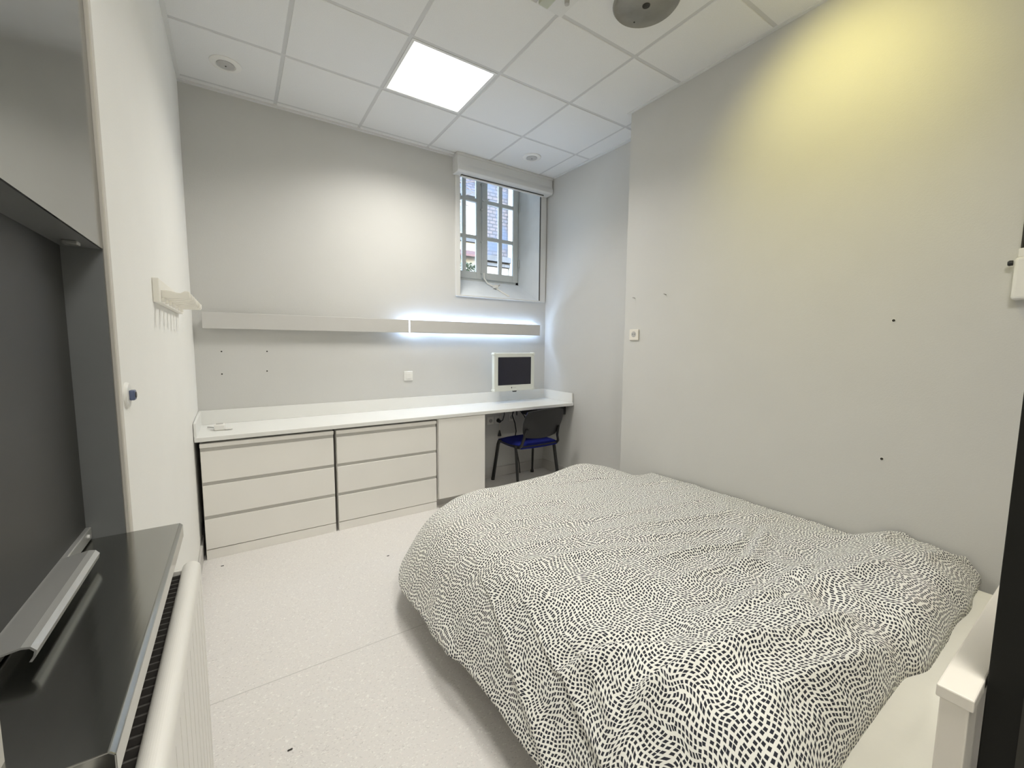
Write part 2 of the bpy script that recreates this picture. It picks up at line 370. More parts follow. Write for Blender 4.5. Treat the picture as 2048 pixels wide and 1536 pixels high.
G().tube([(2.535, WY-.055, 2.96), (2.575, WY-.06, 2.955), (2.60, WY-.062, 2.968)], .007, 8).build('bolt_lever', WINW, win)
for z in (2.30, 2.92): G().lathe([(.009, 0), (.009, .085)], (3.022, WY-.024, z), 2, 10).build('hinge', WINW, win)

lk = empty('safety_cable_lock', (2.56, WY-.06, 2.1), 'white restrictor cable with grey lock hanging over the sloped niche sill', 'cable lock')
def szl(y): return 1.90+.26*y/.45
G().tube([(2.545, WY-.05, 2.19), (2.548, WY-.055, 2.13), (2.575, .27, szl(.27)+.022), (2.62, .20, szl(.20)+.02), (2.655, .13, szl(.13)+.012), (2.70, .03, szl(.03)+.008)], .008, 8).build('cable', WPL, lk)
G().box(2.60, 2.645, .155, .21, szl(.2)+.004, szl(.2)+.04, bev=.01).build('lock_body', WPL, lk)
G().tube([(2.645, .18, szl(.18)+.03), (2.672, .175, szl(.18)+.055)], .006, 8).build('lock_key', GREYP, lk)

# room-side surround and blind box
sr = empty('trim_5', (2.58, 0, 1.88), 'white flat surround of the window niche with dark seal', 'trim', kind=S)
G().box(2.057, 2.107, 0, -.014, 1.885, 3.05, bev=.002, seg=1).build('side_casing', TRIMW, sr)
G().box(3.072, 3.15, 0, -.014, 1.885, 3.05, bev=.002, seg=1).build('side_casing', TRIMW, sr)
G().box(2.057, 3.09, 0, -.016, 1.884, 1.899, bev=.002, seg=1).build('bottom_casing', TRIMW, sr)
G().box(3.070, 3.073, .01, -.016, 1.90, 3.02).build('seal_strip', DARKG, sr)

bx = empty('roller_blind_box', (2.59, -.06, 3.0), 'white roller blind cassette tucked under the ceiling over the window', 'blind box')
G().prism([(0, H-.008), (-.105, H-.008), (-.105, 3.09), (-.118, 3.06), (-.118, 3.028), (-.10, 3.012), (0, 3.012)], 0, 2.035, 3.155, bev=.003).build('cassette', TRIMW, bx)
G().box(2.03, 3.16, 0, -.112, H-.03, H-.006, bev=.003).build('top_lip', TRIMW, bx)
G().box(2.10, 3.075, -.035, -.058, 3.002, 3.013).build('blind_slot', DARKG, bx)
G().box(2.10, 3.07, -.035, -.058, 2.992, 3.003, bev=.003).build('bottom_bar', TRIMW, bx)

# ------------------------------------------------------------------ window_2 : steel-lined hatch in the left wall
DF, DN, ZS, ZL = 2.37, 3.072, .94, 1.637
hat = empty('window_2', (0, -2.72, .94), 'steel-lined wall hatch with its charcoal shutter pulled down', 'hatch', kind=S)
G().box(-.004, .0, -DF-.006, -DN, ZL, H-.012).build('lintel_panel', STEELP, hat)
G().box(-.09, -.004, -DF-.002, -DN, ZL, ZL+.018).build('soffit', REVE, hat)
G().box(-.09, -.002, -DF, -DF-.004, ZS-.02, ZL).build('side_reveal', REVE, hat)
G().box(-.09, -.002, -DN+.004, -DN, ZS-.02, ZL).build('side_reveal', REVE, hat)
G().box(-.002, .008, -DF+.024, -DF-.004, ZS-.01, H-.012, bev=.002, seg=1).build('corner_bead', TRIMB, hat)
G().box(-.002, .008, -DN+.004, -DN-.024, ZS-.01, H-.012, bev=.002, seg=1).build('corner_bead', TRIMB, hat)
G().box(-.085, -.072, -DF-.006, -DN+.006, ZS+.03, ZL).build('shutter', SHUT, hat)
rl = G().box(-.086, -.062, -DF-.006, -DN+.006, ZS+.004, ZS+.032, bev=.002).build('bottom_rail', ALUH, hat)
for d in (2.41, 3.03): G().lathe([(.001, .004), (.004, .004), (.005, 0)], (-.062, -d, ZS+.02), 0, 10).build('rivet', TRIMW, rl)
# pull handle: bent sheet, root on the rail, lip curling down
prof = [(-.062, .033), (-.040, .037), (-.022, .040), (-.012, .038), (-.006, .030), (-.008, .020), (-.012, .014)]
inn = [(-.015, .015), (-.011, .020), (-.009, .029), (-.0135, .035), (-.022, .037), (-.040, .034), (-.062, .030)]
G().prism([(x-.006, ZS+z) for x, z in prof+inn], 1, -2.555, -2.895).build('pull_handle', ALUH, hat)
G().box(-.05, -.025, -2.435, -2.46, ZL-.008, ZL, bev=.002).build('latch', ALU, hat)
sill = G().prism([(-.088, ZS), (.105, ZS), (.111, ZS-.006), (.111, ZS-.038), (.100, ZS-.038), (.100, ZS-.03), (-.088, ZS-.03)], 1, -DF-.001, -3.12, bev=.0015)
sill.build('steel_sill', STEEL, hat, label='dark reflective stainless sill')

# ------------------------------------------------------------------ ceiling fixtures
def led_panel(x0, d0, label, power):
    x1 = x0+.6; d1 = d0+.6
    lp = empty('ceiling_light', (x0+.3, -(d0+.3), H-.01), label, 'ceiling light', 'square LED ceiling panels')
    fr = G()
    for a in ((x0+.012, x1-.012, -d0-.012, -d0-.03), (x0+.012, x1-.012, -d1+.03, -d1+.012), (x0+.012, x0+.03, -d0-.03, -d1+.03), (x1-.03, x1-.012, -d0-.03, -d1+.03)):
        fr.box(*a, H-.006, H+.028)
    fr.build('frame', TRIMW, lp)
    G().box(x0+.03, x1-.03, -d0-.03, -d1+.03, H-.003, H+.02).build('diffuser', EPANEL, lp)
    ld = bpy.data.lights.new('led_panel_beam', 'AREA'); ld.shape = 'SQUARE'; ld.size = .53; ld.energy = power; ld.spread = math.radians(142); ld.color = (1, .972, .91)
    lo = bpy.data.objects.new('led_panel_beam', ld); COL.objects.link(lo); lo.parent = lp; lo.location = (0, 0, .0045)
led_panel(XA+.6, D1, 'bright square LED panel in the tile grid between the two round speakers', LED_PANEL)
led_panel(XA, D1+3.0, 'unseen square LED panel added above the viewpoint to brighten the near side', LED_PANEL_FILL)  # unseen second panel, added to flatten and lift the near light
def speaker(x, d, label):
    e = empty('ceiling_speaker', (x, -d, H-.006), label, 'speaker', 'round ceiling speakers')
    G().lathe([(.088, .0), (.087, -.004), (.078, -.009), (.056, -.010), (.052, -.006), (.001, -.006)], (x, -d, H-.006), 2, 40).build('ring', WPL, e)
    c = G().lathe([(.050, -.006), (.049, -.010), (.03, -.013), (.001, -.014)], (x, -d, H-.006), 2, 32).build('grille', GREYP, e)
    G().lathe([(.005, -.013), (.004, -.016), (.001, -.016)], (x, -d, H-.006), 2, 10).build('screw', DARKH, c)
speaker(.278, .372, 'round white ceiling speaker with grey grille, above the left chest of drawers')
speaker(2.67, .395, 'round white ceiling speaker with grey grille, in front of the window')
e = empty('ceiling_disc', (2.09, -2.188, H-.006), 'large dull steel disc with centre hole on the ceiling tile', 'cover plate')
zc = H-.006; c0 = (2.09, -2.188, zc)
G().lathe([(.165, 0), (.168, -.012), (.160, -.022), (.142, -.016), (.10, -.022), (.03, -.026), (.001, -.026)], c0, 2, 48).build('dish', DISC, e)
G().lathe([(.020, -.024), (.019, -.028), (.001, -.028)], c0, 2, 20).build('hub', DARKH, e)
G().lathe([(.005, -.016), (.004, -.021), (.001, -.021)], (2.134, -2.073, zc), 2, 10).build('screw', DARKH, e)
e = empty('ceiling_box', (1.70, -1.90, H-.006), 'small clear connector box on a white plate at the ceiling grid crossing', 'junction box')
G().box(1.63, 1.80, -1.86, -2.01, H-.010, H-.004, bev=.002).build('plate', TRIMW, e)
G().box(1.625, 1.685, -1.885, -1.975, H-.034, H-.009, bev=.006).build('box_lid', PLUGG, e)
G().lathe([(.014, 0), (.013, -.02), (.001, -.022)], (1.75, -1.965, H-.010), 2, 14).build('cable_gland', GREYP, e)

# warm recessed lamp over the bed, above the frame
e = empty('recessed_spotlight', (2.08, -2.80, H-.006), 'warm round ceiling spotlight above the bed', 'ceiling light')
G().lathe([(.085, 0), (.085, -.006), (.065, -.006), (.062, -.001), (.001, -.001)], (2.08, -2.80, H-.006), 2, 32).build('ring', TRIMW, e)
G().lathe([(.060, -.002), (.058, -.004), (.001, -.004)], (2.08, -2.80, H-.006), 2, 32).build('lens', EWARM, e)
sd = bpy.data.lights.new('spotlight_beam', 'SPOT'); sd.energy = 24; sd.color = (1, .88, .28); sd.spot_size = math.radians(96); sd.spot_blend = 1.0; sd.shadow_soft_size = .05
so = bpy.data.objects.new('spotlight_beam', sd); COL.objects.link(so); so.parent = e; so.location = (0, 0, -.02)
so.rotation_euler = (Vector((.77, -.02, -.64))).to_track_quat('-Z', 'Y').to_euler()

# ------------------------------------------------------------------ worktop
ZC, DC = .817, .505
wt = empty('worktop', (1.58, -.25, ZC-.03), 'long white worktop with raised back edge along the end wall', 'worktop')
G().box(.004, W, -.004, -DC, ZC-.03, ZC, bev=.003).build('top_slab', TOPM, wt)
G().box(.004, W, -.002, -.016, ZC, ZC+.103, bev=.002).build('back_upstand', TOPM, wt)
G().prism([(-.016, ZC), (-.016, ZC+.103), (-.06, ZC+.103), (-DC+.01, ZC+.09), (-DC+.01, ZC)], 0, .003, .017, bev=.002).build('end_upstand', TOPM, wt)
G().box(W-.014, W+.001, -.016, -DC+.01, ZC, ZC+.10, bev=.002).build('end_upstand', TOPM, wt)

# ------------------------------------------------------------------ chests of drawers
def chest(x, label, gap):
    w, d, h = .796, .48, .772; y1 = -.012-.004; yf = -.490
    e = empty('chest_of_drawers', (x+w/2, -.25, 0), label, 'chest of drawers', 'white three-drawer chests under the worktop')
    b = G(); b.box(x, x+.018, y1, yf+.020, 0, h-.03); b.box(x+w-.018, x+w, y1, yf+.020, 0, h-.03); b.box(x+.018, x+w-.018, y1, y1-.01, .0, h-.03)
    b.build('carcass', LAM, e)
    G().box(x-.001, x+w+.001, y1, yf-.004, h-.028, h, bev=.005, seg=3).build('top_panel', LAM, e)
    G().box(x+.002, x+w-.002, yf+.002, yf+.014, .0, .064, bev=.001, seg=1).build('plinth', LAM, e)
    zb = .069; hd = .2015; gr = .0235
    for k in range(3):
        z0 = zb+k*(hd+gr)
        f = G().box(x+.002, x+w-.002, yf, yf+.018, z0, z0+hd, bev=.0015, seg=1).build('drawer', LAM, e)
        G().box(x+.004, x+w-.004, yf+.009, yf+.022, z0+hd-.004, z0+hd+gr+.002).build('grip_recess', LAMG, f)
    return e
chest(.028, 'white three-drawer chest in the corner against the hatch wall', 0)
chest(.842, 'white three-drawer chest beside the plain cupboard door', 0)

cb = empty('base_cupboard', (1.88, -.25, 0), 'plain white base cupboard with one handleless door beside the knee space', 'cupboard')
G().box(1.652, 1.670, -.016, -.475, .08, ZC-.031).build('side_panel', LAM, cb); G().box(2.094, 2.112, -.016, -.475, .08, ZC-.031).build('side_panel', LAM, cb)
G().box(1.670, 2.094, -.016, -.03, .08, ZC-.031).build('back_panel', LAM, cb); G().box(1.670, 2.094, -.03, -.475, .08, .098).build('bottom_panel', LAM, cb)
G().box(1.655, 2.109, -.477, -.497, .082, ZC-.034, bev=.0015, seg=1).build('door', LAM, cb)
G().box(1.655, 2.109, -.40, -.418, 0, .08).build('plinth', LAMG, cb)

# ------------------------------------------------------------------ wall light bars
def lightbar(x0, x1, lit, label):
    e = empty('wall_light_bar', ((x0+x1)/2, -.03, 1.516), label, 'wall light', 'long wall light bars over the worktop')
    G().box(x0+.03, x1-.03, -.0, -.012, 1.55, 1.60).build('back_plate', ALUP, e)
    G().box(x0, x1, -.058, -.064, 1.516, 1.632, bev=.0015, seg=1).build('cover', ALUP, e)
    for xx in (x0+.25, x1-.25): G().box(xx-.012, xx+.012, -.012, -.058, 1.565, 1.585).build('bracket', ALUP, e)
    m = ESTRIP if lit else WPL
    G().box(x0+.012, x1-.012, -.0125, -.024, 1.570, 1.598).build('led_strip', m, e)
    return e
lightbar(.057, 1.565, False, 'unlit grey aluminium wall light bar over the chests')
rb = lightbar(1.576, 3.050, True, 'lit grey aluminium wall light bar glowing cool white beneath the window')
G().box(1.569, 1.5735, -.03, -.056, 1.526, 1.622).build('led_end', ESTRIP, rb)

# ------------------------------------------------------------------ monitor
mo = empty('wall_monitor', (2.61, -.15, .95), 'white-framed flat monitor with dark screen mounted over the desk', 'monitor')
x0, x1, z0, z1, yf = 2.375, 2.868, .945, 1.332, -.21
G().box(x0, x1, yf+.045, yf, z0, z1, bev=.006).build('housing', MONB, mo)
sx0, sx1, sz0, sz1 = x0+.045, x1-.045, z0+.062, z1-.042
b = G()
G().box(sx0, sx1, yf+.006, yf-.0012, sz0, sz1).build('screen', SCREEN, mo)
for (x, z) in ((x0+.012, z0+.012), (x1-.012, z0+.012), (x0+.012, z1-.012), (x1-.012, z1-.012)):
    G().lathe([(.017, .05), (.017, -.001), (.014, -.005), (.001, -.006)], (x, yf, z), 1, 18).build('corner_bumper', MONB, mo)
G().prism([(sx0+.2-.02, z0+.0), (sx0+.2+.03, z0+.0), (sx0+.2+.022, z0-.012), (sx0+.2-.012, z0-.012)], 1, yf+.003, yf+.02).build('sensor_tab', BLKPL, mo)
G().prism([(2.575, z0+.034), (2.583, z0+.043), (2.591, z0+.034), (2.583, z0+.025)], 1, yf-.0005, yf+.002).build('logo_mark', BLKPL, mo)
tcu = bpy.data.curves.new('logo_text', 'FONT'); tcu.body = 'neovo'; tcu.size = .017; tcu.extrude = .0004
to = bpy.data.objects.new('logo_text_src', tcu); COL.objects.link(to)
dg = bpy.context.evaluated_depsgraph_get(); tm = bpy.data.meshes.new_from_object(to.evaluated_get(dg)); bpy.data.objects.remove(to)
tobj = bpy.data.objects.new('logo_text', tm); COL.objects.link(tobj); tm.materials.clear(); tm.materials.append(GREYP)
tobj.parent = mo; tobj.rotation_euler = (math.pi/2, 0, 0); tobj.location = Vector((2.596, yf-.001, z0+.0295))-wloc(mo)
arm = G().box(2.58, 2.66, -.002, -.02, 1.08, 1.20); arm.box(2.60, 2.64, -.02, -.166, 1.11, 1.17)
arm.build('wall_mount', GREYP, mo)

# ------------------------------------------------------------------ chair (stackable visitor chair)
ch = empty('visitor_chair', (2.70, -.31, 0), 'black tubular visitor chair with blue seat pushed under the desk', 'chair')
CX, CY = 2.70, -.31
def C(x, y, z): return (CX+x, CY+y, z)
for sx in (-1, 1):
    # front leg + seat rail + back leg + back support
    G().tube([C(sx*.255, .235, 0), C(sx*.225, .18, .39), C(sx*.222, .165, .425)], .0125, 10, 1.5).build('leg', BLKTB, ch)
    G().tube([C(sx*.25, -.235, 0), C(sx*.235, -.165, .40), C(sx*.234, -.155, .435)], .0125, 10, 1.5).build('leg', BLKTB, ch)
    G().tube([C(sx*.222, .17, .42), C(sx*.222, .13, .437), C(sx*.226, 0, .435), C(sx*.23, -.16, .43), C(sx*.23, -.215, .435), C(sx*.222, -.245, .465), C(sx*.205, -.252, .52), C(sx*.19, -.285, .62)], .0115, 10, 1.4).build('side_rail', BLKTB, ch)
G().tube([C(-.225, .12, .425), C(.225, .12, .425)], .010, 8).build('cross_rail', BLKTB, ch)
G().tube([C(-.23, -.12, .425), C(.23, -.12, .425)], .010, 8).build('cross_rail', BLKTB, ch)
def grid_shell(nx, ny, fn, thick, name, m, parent, lab=None):
    g = G(); vs = []; fs = []
    for k in range(2):
        for j in range(ny+1):
            for i in range(nx+1): vs.append(fn(i/nx*2-1, j/ny, k*thick))
    n1 = (nx+1)*(ny+1)
    for j in range(ny):
        for i in range(nx):
            a = j*(nx+1)+i; q = (a, a+1, a+nx+2, a+nx+1); fs.append(q); fs.append(tuple(n1+t for t in q[::-1]))
    ring = [i for i in range(nx+1)]+[j*(nx+1)+nx for j in range(1, ny+1)]+[ny*(nx+1)+i for i in range(nx-1, -1, -1)]+[j*(nx+1) for j in range(ny-1, 0, -1)]
    for a, b_ in zip(ring, ring[1:]+ring[:1]): fs.append((a, b_, n1+b_, n1+a))
    return g.add(vs, fs, True).build(name, m, parent, lab)
def sq(u, v, rad):  # square to rounded plan, u,v in -1..1
    return u*math.sqrt(1-rad*v*v/2), v*math.sqrt(1-rad*u*u/2)
def seat(u, t, k):
    a, b_ = sq(u, t*2-1, .32); z = .452+.02*(1-(abs(u)**4))*(1-abs(t*2-1)**4) - .028*max(0, b_)**4 + .012*b_*b_ - k
    return C(a*.24, b_*.225-.018, z-.012*max(0, -b_)**3)
grid_shell(20, 18, seat, .035, 'seat', BLUEF, ch)
def pan(u, t, k):
    a, b_ = sq(u, t*2-1, .3); return C(a*.243, b_*.228-.018, .437 - .028*max(0, b_)**4 + .012*b_*b_ - k)
grid_shell(14, 12, pan, .014, 'seat_pan', BLKPL, ch)
def back(u, t, k):
    a, b_ = sq(u, t*2-1, .50); wv = .242*(1-.10*(1-t)); z = .662+b_*.150
    y = -.255-(z-.50)*.36+.030*u*u+k*.9
    return C(a*wv, y, z)
grid_shell(20, 18, back, .012, 'back_shell', BLKPL, ch)
grid_shell(18, 16, lambda u, t, k: tuple(Vector(back(u*.93, .035+t*.93, 0))+Vector((0, .013+k, 0))), .022, 'back_cushion', BLUEF, ch)
for sx in (-1, 1):
    for sy in (-1, 1): G().lathe([(.019, .0), (.017, .028), (.013, .03)], C(sx*(.255 if sy > 0 else .25), sy*.235, 0), 2, 12).build('foot_cap', BLKPL, ch)

# ------------------------------------------------------------------ under-desk sockets, cables, tray
tr = empty('cable_tray', (2.98, -.30, .67), 'dark grey box fixed under the right end of the worktop', 'tray')
G().box(2.77, 3.15, -.12, -.40, .68, ZC-.031, bev=.004).build('tray_body', BLKPL, tr)
def wall_socket(x, z, label):
    e = empty('power_socket', (x, 0, z-.04), label, 'socket')
    G().box(x-.04, x+.04, 0, -.009, z-.04, z+.04, bev=.003).build('plate', WPL, e)
    G().lathe([(.021, -.0105), (.021, -.009), (.019, -.009), (.001, -.009)], (x, 0, z), 1, 18).build('recess', GREYP, e)
    for dx in (-.009, .009): G().lathe([(.003, -.0115), (.001, -.0115)], (x+dx, 0, z), 1, 8).build('pin_hole', DARKH, e)
    return e
wall_socket(2.455, .615, 'white wall socket nearest the cupboard under the desk, left empty')
wall_socket(2.545, .615, 'white wall socket under the desk with a black plug in it')
wall_socket(2.72, .63, 'white wall socket under the desk behind the hanging cables')
e = empty('black_plug', (2.55, -.03, .59), 'black mains plug sitting in the socket under the desk', 'plug')
G().tube([(2.545, -.012, .613), (2.545, -.05, .605)], [.022, .016], 12).build('plug_body', BLKPL, e)
G().tube([(2.545, -.05, .605), (2.57, -.065, .62), (2.60, -.05, .68), (2.60, -.03, .785)], .005, 8).build('cord', BLKPL, e)
e = empty('hanging_plug', (2.552, -.03, .44), 'loose black plug hanging by a pale cord under the desk', 'plug')
G().tube([(2.545, -.03, .785), (2.575, -.02, .70), (2.556, -.025, .60), (2.552, -.03, .51)], .004, 8).build('cord', WPLW, e)
G().tube([(2.552, -.03, .51), (2.552, -.03, .485), (2.552, -.03, .448)], [.006, .012, .021], 10).build('plug_body', BLKPL, e)
G().tube([(2.74, -.05, .785), (2.72, -.05, .72), (2.70, -.05, .66), (2.735, -.05, .57), (2.752, -.05, .48), (2.73, -.05, .38), (2.76, -.06, .25), (2.79, -.06, .11), (2.80, -.06, .01)], .006, 8).build('monitor_cable', BLKPL, label='thin black cable curving down the wall under the desk', cat='cable')
e = empty('cable_connector', (2.80, -.05, .66), 'short thick black cable connector hanging under the desk by the tray', 'cable')
G().tube([(2.772, -.05, .785), (2.782, -.05, .735), (2.80, -.05, .705), (2.85, -.06, .64), (2.90, -.07, .55)], .006, 8).build('cord', BLKPL, e)
G().tube([(2.785, -.05, .738), (2.805, -.05, .70)], [.012, .011], 10).build('ferrite', BLKPL, e)
G().tube([(2.755, -.05, .785), (2.757, -.05, .72), (2.758, -.05, .655)], .0055, 8).build('short_cable', BLKPL, label='short black cable end hanging straight down under the desk', cat='cable')

# ------------------------------------------------------------------ things on worktop and walls
e = empty('small_white_device', (.13, -.26, ZC), 'small white plastic device with grey top window on the worktop corner', 'device')
G().box(.10, .165, -.245, -.315, ZC+.0, ZC+.042, bev=.010, seg=3).build('case', WPL, e)
G().box(.112, .153, -.258, -.30, ZC+.0415, ZC+.0432).build('display', GREYP, e)
G().box(.165, .205, -.285, -.325, ZC+.006, ZC+.013, bev=.003).build('strap_end', WPL, e)
G().tube([(.062, -.20, ZC+.012), (.10, -.24, ZC+.012)], .005, 8).build('strap_end', GREYP, e)

sw = empty('light_switch', (1.571, 0, 1.076), 'square white light switch on the wall above the worktop', 'switch')
G().box(1.529, 1.613, 0, -.010, 1.078, 1.165, bev=.003).build('plate', WPL, sw); G().box(1.546, 1.596, -.010, -.015, 1.096, 1.147, bev=.002).build('rocker', WPL, sw)
so_ = empty('wall_socket', (XP, -1.542, 1.46), 'square cream power socket on the bed wall near the alcove corner', 'socket')
G().box(XP, XP-.012, -1.499, -1.587, 1.459, 1.543, bev=.004).build('plate', WPLW, so_)
G().lathe([(.022, -.0135), (.022, -.012), (.020, -.0115), (.001, -.0115)], (XP, -1.543, 1.505), 0, 20).build('recess', GREYP, so_)
for dy in (-.009, .009): G().lathe([(.0035, -.0142), (.001, -.0142)], (XP, -1.543+dy, 1.505), 0, 8).build('pin_hole', DARKH, so_)
G().lathe([(.003, -.020), (.001, -.021)], (XP, -1.543, 1.517), 0, 8).build('earth_pin', ALU, so_)
for d, z, lab in ((1.533, 1.782, 'small nail in the bed wall straight above the cream socket'), (1.814, 1.784, 'small nail in the bed wall nearer the bed')):
    G().tube([(XP+.002, -d, z), (XP-.022, -d, z+.004), (XP-.026, -d, z+.004)], [.003, .003, .006], 8).build('wall_nail', GREYP, label=lab, cat='nail', group='nails in the bed wall')

kn = empty('key_switch', (0, -2.262, 1.245), 'round white wall plate with blue-grey knob beside the hatch', 'switch')
G().lathe([(.034, 0), (.034, .004), (.030, .008), (.001, .009)], (0, -2.262, 1.278), 0, 28).build('plate', WPL, kn)
G().box(.008, .020, -2.250, -2.274, 1.264, 1.291, bev=.003).build('knob', BLUEG, kn)
G().lathe([(.009, .020), (.008, .0215), (.001, .0215)], (0, -2.262, 1.278), 0, 14).build('knob_face', BLKPL, kn)

rk = empty('peg_rack', (0, -1.27, 1.56), 'cream wall rack with a row of flat pegs beside the light bar', 'coat rack')
G().box(.0, .020, -.86, -1.69, 1.569, 1.659, bev=.002).build('backboard', RACKW, rk)
for k in range(7):
    d = 1.625-.11*k
    pf = [(.018, 1.588), (.103, 1.588), (.108, 1.594), (.108, 1.616), (.104, 1.620), (.092, 1.620), (.080, 1.612), (.068, 1.612), (.052, 1.618), (.040, 1.620), (.018, 1.620)]
    p = G().prism(pf, 1, -d, -d-.018, bev=.003).build('peg', RACKW, rk)
    G().box(.018, .030, -d+.004, -d-.026, 1.575, 1.588, bev=.001, seg=1).build('peg_block', RACKW, p)

# ------------------------------------------------------------------ radiator
ra = empty('panel_radiator', (.09, -3.0, .14), 'white panel radiator with rounded top under the steel sill', 'radiator')
RD0, RD1 = 2.404, 3.62
pf = [(.118, .15), (.140, .15), (.146, .20), (.146, .815)]
for k in range(21):
    a = math.pi*k/20; pf.append((.126+.020*math.cos(a), .822+.020*math.sin(a)))
pf += [(.106, .80), (.118, .79)]
G().prism(pf, 1, -RD0, -RD1).build('front_panel', RAD, ra)
bm_fl = G()
d = RD0+.03
while d < RD1-.02:
    bm_fl.box(.1455, .1466, -d, -d-.006, .17, .80, bev=.0004, seg=1); d += .06
bm_fl.build('flutes', RAD, ra, kind='stuff')
G().box(.045, .055, -RD0, -RD1, .16, .83, bev=.003).build('back_panel', RAD, ra)
G().box(.045, .125, -RD0+.001, -RD0-.006, .16, .825, bev=.002).build('end_cap', RAD, ra)
G().box(.045, .125, -RD1, -RD1-.006, .16, .825, bev=.002).build('end_cap', RAD, ra)
G().box(.058, .110, -RD0-.008, -RD1+.002, .70, .71).build('convector', DARKG, ra)
gs = G(); d = RD0+.015
while d < RD1: gs.box(.055, .112, -d, -d-.004, .806, .818); d += .022
gs.build('top_grille', DARKG, ra, kind='stuff')
for d in (2.6, 3.4): G().box(.002, .046, -d, -d-.03, .25, .75).build('bracket', RAD, ra)

# ------------------------------------------------------------------ bed
BX0, BX1, DH, DFt = 1.06, 2.80, 3.628, 1.50
bd = empty('double_bed', ((BX0+BX1)/2, -2.55, 0), 'white wooden double bed with capped headboard along the bed wall', 'bed')
ZH = .95
G().box(BX0-.004, BX1+.004, -DH, -DH-.037, ZH-.018, ZH, bev=.002).build('headboard_cap', BEDW, bd)
for x in (BX0, BX1-.06): G().box(x, x+.06, -DH-.004, -DH-.033, 0, ZH-.018, bev=.002).build('headboard_post', BEDW, bd)
G().box(BX0+.06, BX1-.06, -DH-.010, -DH-.028, .20, ZH-.018).build('headboard_panel', BEDW, bd)
for x, da in ((BX0, .30), (BX1-.03, .12)): G().box(x, x+.03, -DFt-da, -DH-.004, .14, .32, bev=.003).build('side_rail', BEDW, bd)
G().prism([(BX0, -DFt-.30), (BX0+.03, -DFt-.30), (BX0+.20, -DFt-.15), (BX1, -DFt-.15), (BX1, -DFt-.12), (BX0+.19, -DFt-.12)], 2, .14, .32, bev=.003).build('foot_rail', BEDW, bd)
for x in (BX0+.20, BX1-.08): G().box(x, x+.06, -DFt-.15, -DFt-.21, 0, .16, bev=.003).build('leg', BEDW, bd)
sl = G().box(BX0+.03, BX1-.03, -DFt-.30, -DH+.003, .20, .225).build('slat_base', BEDW, bd)
mg = G(); mg.box(BX0+.05, BX1-.02, -DFt-.20, -DH+.006, .228, .440, bev=.06, seg=6)
mt = mg.build('mattress', SHEET, label='mattress in a white fitted sheet showing at the head of the bed', cat='mattress')
for p in mt.data.polygons: p.use_smooth = True

# duvet --------------------------------------------------------------
rng = np.random.RandomState(5); LAT = rng.rand(64, 64)
def vn(x, y):
    xi = np.floor(x).astype(int); yi = np.floor(y).astype(int); fx = x-xi; fy = y-yi
    fx = fx*fx*fx*(fx*(fx*6-15)+10); fy = fy*fy*fy*(fy*(fy*6-15)+10)
    a = LAT[xi % 64, yi % 64]; b = LAT[(xi+1) % 64, yi % 64]; c = LAT[xi % 64, (yi+1) % 64]; d = LAT[(xi+1) % 64, (yi+1) % 64]
    return (a*(1-fx)+b*fx)*(1-fy)+(c*(1-fx)+d*fx)*fy
def ss(a, b, t): t = np.clip((t-a)/(b-a), 0, 1); return t*t*(3-2*t)
NX, NY = 360, 420
XL, XR, D0, DE = .865, 2.832, 1.19, 3.452
a = np.linspace(0, 1, NX+1); b_ = np.linspace(0, 1, NY+1)
A, B = np.meshgrid(a, b_, indexing='ij')
X = XL+(XR-XL)*A; D = D0+(DE-D0)*B
RC = .62
inc = (X < XL+RC) & (D < D0+RC)
p = np.where(inc, (XL+RC-X)/RC, 0); q = np.where(inc, (D0+RC-D)/RC, 0)
p2 = p*np.sqrt(1-q*q/2); q2 = q*np.sqrt(1-p*p/2)
X = np.where(inc, XL+RC-p2*RC, X); D = np.where(inc, D0+RC-q2*RC, D)
s_ = np.where(inc, RC-RC*np.sqrt(p2*p2+q2*q2), np.minimum(X-XL, D-D0))
s_ = np.clip(s_, 0, None)
# wavy plan outline
wav = .02*(vn(D*3.1+3, X*0+2)-.5)
hem = .165+.02*(vn(D*4, X*4)-.5)
top = .475+.020*np.sin(np.pi*np.clip((X-XL)/(XR-XL), 0, 1))-.03*ss(2.66, 2.84, X)-.012*(1-ss(1.25, 2.0, D))
edge = np.minimum(s_/.36, 1)
fprof = 1-(1-edge)**2.3
side = 1-edge
# pillows under the head end
pil = .105*ss(2.93, 3.20, D+.05*(vn(X*2.3, D*0+9)-.5))*(1-.35*ss(3.28, 3.44, D))
pil = pil*(1-.45*np.exp(-((X-1.92)/.13)**2))*ss(XL+.12, XL+.42, X)
# long soft folds
n1 = vn(X*2.2+10, D*2.9+4)-.5
n2 = vn(X*1.7+D*1.3+20, D*6.5-X*1.6+11)
rid = np.exp(-((n2-.5)/.16)**2)
n3 = vn(X*8+1, D*8+30)-.5
n4 = vn(X*11+D*3.0+7, D*2.1+X*1.2+5); rid4 = np.exp(-((n4-.5)/.16)**2)
n5 = vn(X*22, D*22)-.5
Z = hem+(top-hem)*fprof+pil
Z += fprof*(.040*n1+.026*(rid-.5)*(.35+.65*ss(2.0, 3.0, D))+.012*n3+.0022*n5)
# folds running along the drop on the bedside
Xo = -(.030*(rid4-.4)+.010*n3)*ss(0, .25, side)*(1-.4*(side > .97))
sdx = np.where(inc, -p2/np.maximum(np.hypot(p2, q2), 1e-6), np.where(X-XL < D-D0, -1, 0))
sdd = np.where(inc, -q2/np.maximum(np.hypot(p2, q2), 1e-6), np.where(X-XL < D-D0, 0, -1))
amp = side*1.0
X = X+sdx*(-Xo)*amp*1.0+sdx*wav*amp; D = D+sdd*(-Xo)*amp*.6
Z += -.010*(rid4-.5)*side
